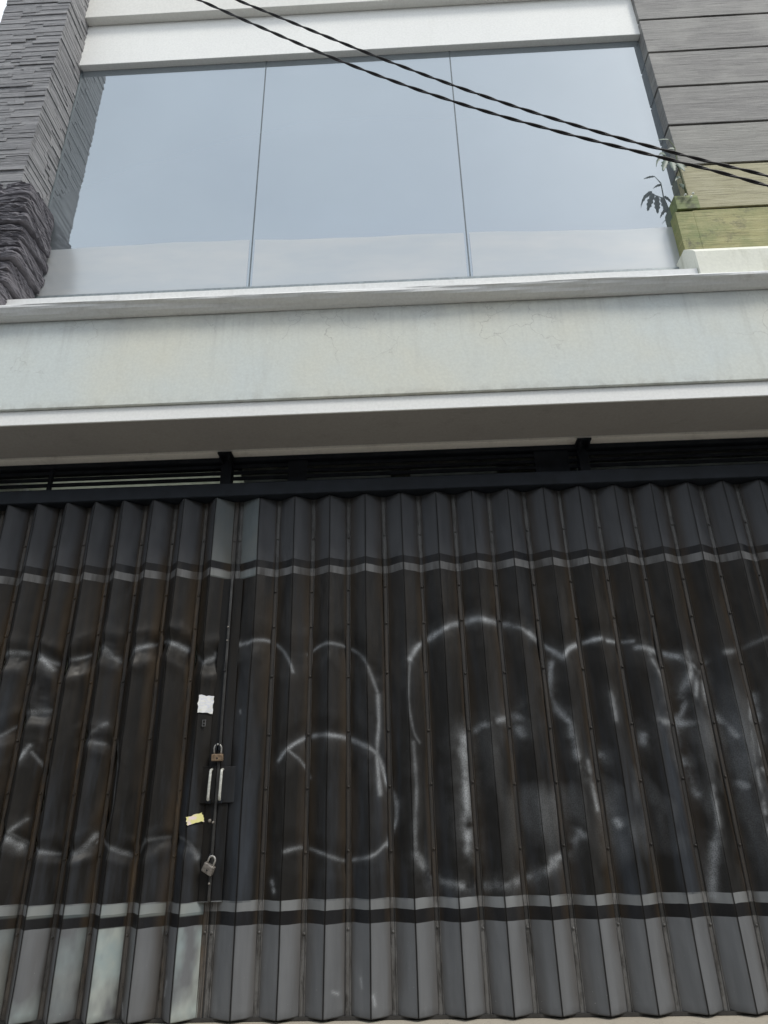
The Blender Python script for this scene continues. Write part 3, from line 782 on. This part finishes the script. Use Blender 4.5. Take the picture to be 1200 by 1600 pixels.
BOLT = (-.52, -.17, .14, .42, .73, 1.02, 1.24, 1.58)
def hinge(parent, xc, seed, w=.0145, y=.003, mt='hinge_right'):
    """the strip the pressings turn on: two rolled lips, a flat between, rusty bolts"""
    r2 = random.Random(seed); g_ = MB(); n_ = 40
    prof_ = [(-w, .004), (-w, -.006), (-w + .004, -.009), (-w + .006, -.004), (w - .006, -.004), (w - .004, -.009), (w, -.006), (w, .004)]
    k = len(prof_)
    for i in range(n_ + 1):
        z = ZB - .006 + (ZT - ZB + .006) * i / n_
        dx = float((vnoise(np.array([z * .9]), np.array([seed * 1.0]), 3)[0] - .5) * .006)
        for (px, py) in prof_: g_.v.append((xc + px + dx, y + py, z))
    for i in range(n_):
        for j in range(k):
            q = (j + 1) % k; g_.f.append((i*k+j, i*k+q, (i+1)*k+q, (i+1)*k+j))
    g_.f.append(tuple(reversed(range(k)))); g_.f.append(tuple(n_*k+j for j in range(k)))
    for z in BOLT: g_.dome((xc + r2.uniform(-.001, .001), y - .004, z + r2.uniform(-.01, .01)), .0075, .007)
    return g_.build('hinge_strip', M[mt], parent)

left = empty('folding_gate', (-1.9, 0, ZB), 'dented left leaf of the dark folding metal gate, with pale smears on its lowest folds', 'folding gate')
right = empty('folding_gate', (.8, 0, ZB), 'wide right leaf of the dark folding metal gate, with rubbed chalky circles', 'folding gate')

# left leaf: tighter folds
LR = [-2.70, -2.51, -2.315, -2.128, -1.945, -1.762, -1.574, -1.377, -1.178]
LV = []
for i in range(len(LR) - 1): LV.append(LR[i] + (LR[i+1] - LR[i]) * .60)
sm = {3: (0, .25), 4: (0, .55), 5: (0, .5), 6: (0, .9), 7: (0, .6)}
for i in range(len(LR)):
    v0 = LV[i-1] if i else LR[0] - .085
    v1 = LV[i] if i < len(LV) else -1.062
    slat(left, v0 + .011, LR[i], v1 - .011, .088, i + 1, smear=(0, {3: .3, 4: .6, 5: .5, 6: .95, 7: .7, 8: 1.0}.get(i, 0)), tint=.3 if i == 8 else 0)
    if i < len(LV): hinge(left, v1, i + 3, mt='hinge_left')
hinge(left, -1.064, 21, mt='hinge_left')
# right leaf
PITCH = .2208
RR = [-.901 + PITCH * k for k in range(17)]
slat(right, -1.019, RR[0], RR[0] + PITCH/2 - .011, .067, 40, tint=-.35)
hinge(right, -1.030, 44)
for k in range(1, 17):
    v0 = RR[k] - PITCH/2; hinge(right, v0, 50 + k)
    slat(right, v0 + .011, RR[k], RR[k] + PITCH/2 - .011, .067, 50 + k)


# bottom guide rail let into the floor, a part of the house
g = MB(); g.box(-2.8, 2.72, -.014, .014, FLOOR - .019, FLOOR - .004); g.build('floor_rail', M['rail'], shop)

# ---- lock stile: flat plates bridging the two leaves
YS = -.030
g = MB(); g.box(-1.105, -1.042, YS, YS + .004, -.383, 1.32); o = bevel(g.build('lock_stile', M['gate'], left), .002)
g = MB(); g.box(-1.040, -.985, YS + .001, YS + .005, -.383, 1.32); o = bevel(g.build('lock_stile', M['gate'], right), .002)
g = MB(); g.prism([(YS - .012, -.38), (YS - .016, -.36), (YS - .016, 1.30), (YS - .012, 1.32), (YS - .0005, 1.32), (YS - .0005, -.38)], -1.054, -1.040)
bevel(g.build('closing_strip', M['chrome'] if 0 else simple('closing_strip', (.045, .044, .042), .42, .3, .4, 14), left), .003)
g = MB(); g.box(-1.062, -1.032, .008, .014, ZB, ZT); g.build('light_baffle', M['hinge'] if 'hinge' in M else M['hinge_right'], left)  # added behind the slit to stop light leaking through
# recessed pull boxes
g = MB()
g.box(-1.158, -1.050, YS - .020, YS - .017, .252, .258); g.box(-1.158, -1.050, YS - .020, YS - .017, .075, .081)
g.box(-1.158, -1.152, YS - .020, YS - .017, .081, .252); g.box(-1.152, -1.056, YS - .0175, YS - .0165, .081, .252)
bevel(g.build('lock_box', M['gate'], left), .001)
g = MB(); g.box(-1.036, -.945, YS - .009, YS - .003, .075, .255); bevel(g.build('lock_box', M['gate'], right), .004)
def pull(parent, x, lean):
    g_ = MB(); g_.tube([(x, YS - .019, .088), (x, YS - .042, .092), (x + lean * .3, YS - .045, .11), (x + lean, YS - .045, .222), (x + lean, YS - .042, .236), (x + lean, YS - .019, .24)], .0072, 10)
    g_.build('handle', M['handle'], parent, smooth=True)
    g2 = MB(); g2.box(x - .012, x + .012, YS - .034, YS - .018, .072, .094); bevel(g2.build('handle_mount', M['iron'], parent), .003)
pull(left, -1.083, .004); pull(right, -1.022, .002)
# hasps, keyhole slot, small bolt plate
g = MB(); g.box(-1.062, -1.056, YS - .045, YS - .010, .335, .372); g.box(-1.046, -1.040, YS - .045, YS - .010, .335, .372)
bevel(g.build('hasp', M['iron'], left), .001)
g = MB(); g.box(-1.054, -1.046, YS - .022, YS - .0165, .772, .812); g.dome((-1.050, YS - .019, .768), .008, .006); g.build('keyhole', M['black'], left)
g = MB(); g.box(-1.148, -1.128, -.0725, -.068, .462, .466); g.box(-1.148, -1.145, -.0725, -.068, .466, .494); g.box(-1.131, -1.128, -.0725, -.068, .466, .494); g.box(-1.148, -1.128, -.0725, -.068, .494, .497); g.dome((-1.138, -.069, .478), .004, .003)
g.build('keyhole_plate', simple('keyhole_plate', (.12, .12, .12), .5, .3), left)
for q in (((-1.05, YS - .016, .94), .006, .006), ((-1.05, YS - .016, 1.02), .006, .006), ((-1.075, YS, -.01), .010, .012), ((-1.052, YS - .016, -.018), .007, .012), ((-1.05, YS - .016, -.30), .006, .006)):
    g = MB(); g.dome(*q); g.build('bolt', M['steelbody'], left)
g = MB(); g.tube([(-1.052, YS - .014, -.165), (-1.052, YS - .034, -.168), (-1.052, YS - .034, -.185), (-1.052, YS - .014, -.188)], .004, 8)
g.build('staple', M['iron'], left, smooth=True)

def padlock(x, y, z, bw, bh, bd, mt, label, tilt, sh):
    o = empty('padlock', (x, y, z), label, 'padlock', 'padlocks on the gate')
    g_ = MB(); g_.box(x - bw/2, x + bw/2, y - bd/2, y + bd/2, z - bh, z)
    bevel(g_.build('body', mt, o), .004, 3)
    pts = [(x - bw*.30, y, z - .003)] + [(x - bw*.30*math.cos(t), y, z + sh*.55 + bw*.30*1.1*math.sin(t)) for t in [math.pi*k/10 for k in range(11)]] + [(x + bw*.30, y, z - .003)]
    g_ = MB(); g_.tube(pts, .0050, 10); g_.build('shackle', M['chrome'], o, smooth=True)
    g_ = MB(); g_.dome((x, y - bd/2, z - bh*.6), .005, .002); g_.build('keyhole', M['black'], o)
    o.rotation_euler = tilt
    return o
padlock(-1.051, YS - .034, .318, .062, .036, .024, M['brass'], 'closed padlock with bright shackle above the two pale handles', (math.radians(6), 0, math.radians(4)), .052)
padlock(-1.045, YS - .040, -.212, .060, .046, .024, M['steelbody'], 'tilted grey padlock hanging low on the gate below the yellow sticker', (math.radians(14), math.radians(28), math.radians(-10)), .042)

# paper stickers pasted on the left leaf's last fold
def sticker(name, x0, x1, z0, z1, ya, yb, cols_, label, rag, rot=0):
    """a thin paper with torn corners following the fold's slope from ya (left) to yb (right)"""
    r2 = random.Random(rag); me_v = []; n_ = 7
    outl = []
    for k in range(n_): outl.append((x0 + (x1-x0)*k/(n_-1), z0 + r2.uniform(-.004, .004)))
    for k in range(1, n_): outl.append((x1 + r2.uniform(-.003, .003), z0 + (z1-z0)*k/(n_-1)))
    for k in range(1, n_): outl.append((x1 - (x1-x0)*k/(n_-1), z1 + r2.uniform(-.005, .004)))
    for k in range(1, n_-1): outl.append((x0 + r2.uniform(-.004, .003), z1 - (z1-z0)*k/(n_-1)))
    cx, cz = (x0+x1)/2, (z0+z1)/2; c_, s_ = math.cos(rot), math.sin(rot)
    outl = [(cx + (x-cx)*c_ - (z-cz)*s_, cz + (x-cx)*s_ + (z-cz)*c_) for x, z in outl]
    yy = lambda x: ya + (yb - ya) * (x - x0) / (x1 - x0)
    g_ = MB(); k = len(outl)
    for d in (-.0008, 0.0): 
        for (x, z) in outl: g_.v.append((x, yy(x) + d, z))
    g_.f.append(tuple(range(k))); g_.f.append(tuple(reversed(range(k, 2*k))))
    for i in range(k): g_.f.append((i, (i+1) % k, k + (i+1) % k, k + i))
    m1, n1, b1 = mat(name + '_paper'); v1 = coords(n1)
    c1 = mix(n1, rng(n1, noise(n1, v1, 25, 3), .44, .54), cols_[0], cols_[1])
    if len(cols_) > 2: c1 = mix(n1, rng(n1, noise(n1, coords(n1, (30, 30, 260)), 1.2, 3), .5, .56, 0, .7), c1, cols_[2])
    n1.links.new(c1, b1.inputs['Base Color']); b1.inputs['Roughness'].default_value = .6
    o_ = g_.build(name, m1, left); o_['label'] = label
    return o_
def yfold(x):       # face of the last left fold, right-hand side
    return -.088 + .088 * (x + 1.178) / (.105)
sticker('sticker', -1.172, -1.104, .535, .628, yfold(-1.172) - .010, YS - .008, ((.74, .74, .72), (.66, .66, .60), (.55, .58, .72)), 'torn white paper sticker', 3)
sticker('sticker', -1.178, -1.108, -.022, .022, yfold(-1.178) - .012, YS - .010, ((.72, .60, .60), (.70, .66, .28)), 'small pink and yellow sticker', 5, .28)

# ------------------------------------------------------------------ cables across the street side
def cable(name, P, y, label, seed):
    P = np.array(P)
    d0 = P[0] - P[1]; d1 = P[-1] - P[-2]
    d0 = d0 / np.linalg.norm(d0); d1 = d1 / np.linalg.norm(d1)
    pre = [P[0] + d0 * s + np.array([0, .028 * s * s]) for s in (8, 6, 4.5, 3, 2, 1.2, .6, .3)]
    post = [P[-1] + d1 * s + np.array([0, .030 * s * s]) for s in (.3, .6, 1.2, 2, 3, 4.5, 6, 8)]
    co = np.polyfit(P[:, 0], P[:, 1], 4); P2 = np.stack([P[:, 0], np.polyval(co, P[:, 0])], 1)
    Q = smooth_path(np.array(pre + [list(p) for p in P2] + post), 40)
    s = np.concatenate([[0], np.cumsum(np.hypot(*np.diff(Q, axis=0).T))])
    n_ = int(s[-1] / .011); ss = np.linspace(0, s[-1], n_)
    X = np.interp(ss, s, Q[:, 0]); Z = np.interp(ss, s, Q[:, 1])
    o = empty(name, (float(X[n_//2]), y, float(Z[n_//2])), label, 'cable', 'overhead cables')
    ph = ss / .155 * 2 * math.pi + .5 * np.sin(ss * 1.7 + seed)
    for k in range(2):
        g_ = MB(); w = ph + k * math.pi; rr = .0025
        pts = [(float(X[i]), y + rr * math.sin(w[i]), float(Z[i]) + rr * math.cos(w[i])) for i in range(n_)]
        g_.tube(pts, .0027, 6); g_.build('strand', M['cable'], o, smooth=True)
cable('cable', CABLE_A, -2.45, 'upper twisted black cable crossing the mirrored window', 1)
cable('cable', CABLE_B, -2.5, 'lower twisted black cable crossing the mirrored window', 4)

# ------------------------------------------------------------------ plant rooted in the moss at the right pillar's corner
plant = empty('wild_plant', (2.02, RY - .03, 3.90), 'small leafy plant growing from moss at the right pillar corner', 'plant')
def leaf(base, dirn, length, width, droop, nsp=9):
    length *= .7; width *= .8
    g_ = MB(); b = Vector(base); d = Vector(dirn).normalized(); side = d.cross(Vector((0, -1, .25))).normalized()
    nrm = side.cross(d).normalized(); p = b.copy(); rows = []
    for i in range(nsp + 1):
        t = i / nsp
        w = width * (math.sin(math.pi * min(1, t * .93 + .05)) ** .8) * (1 - .25 * t)
        if i in (3, 5, 7): w *= .62
        rows.append((p.copy(), w * 1.35)); d = (d + Vector((0, 0, -droop)) / nsp).normalized(); p += d * length / nsp
    for (p, w) in rows:
        for (s_, h) in ((-1, 0), (0, -.12), (1, 0)):
            g_.v.append(tuple(p + side * w * s_ / 2 + nrm * h * w)); 
    k0 = len(g_.v)
    for i in range(nsp):
        for j in range(2): g_.f.append((i*3+j, i*3+j+1, (i+1)*3+j+1, (i+1)*3+j))
    o = g_.build('leaf', M['leaf'], plant, smooth=True)
    md = o.modifiers.new('t', 'SOLIDIFY'); md.thickness = .001
    return o
py = RY - .045
g = MB(); g.tube([(2.03, RY - .025, 3.88), (2.02, py, 4.0), (2.01, py - .01, 4.15), (2.02, py - .015, 4.30), (1.99, py - .02, 4.38)], [.006, .0055, .005, .004, .002], 8)
g.tube([(2.01, py, 4.12), (1.95, py - .02, 4.19), (1.93, py - .02, 4.22)], [.004, .003, .002], 8); g.build('stem', M['stem'], plant, smooth=True)
for (b_, d_, l_, w_, dr) in (
    ((1.94, py-.02, 4.21), (-1, -.2, .1), .24, .050, 2.4), ((1.94, py-.02, 4.22), (-.5, -.3, .3), .20, .05, 2.6), ((1.95, py-.02, 4.20), (-.4, -.1, -.6), .24, .055, .7),
    ((1.97, py-.02, 4.18), (-.1, -.2, -.9), .22, .055, .4), ((2.0, py-.02, 4.16), (.2, -.2, -.9), .20, .05, .3), ((2.01, py, 4.14), (.6, -.2, .1), .12, .045, 2.0),
    ((1.99, py-.02, 4.38), (-1, -.1, .15), .12, .022, .5), ((2.02, py-.015, 4.28), (-.7, -.2, .5), .10, .035, 1.6),
    ((2.03, RY-.03, 3.92), (-.5, -.4, .6), .13, .05, 1.6), ((2.02, py, 4.02), (-.8, -.3, .1), .14, .045, 1.8)):
    leaf(b_, d_, l_, w_, dr)
g = MB()
for (x, z) in ((2.02, 3.87), (2.055, 3.85), (2.075, 3.88)): g.dome((x, RY - .026, z), .009, .012)
g.build('bud', M['bud'], plant, smooth=True)
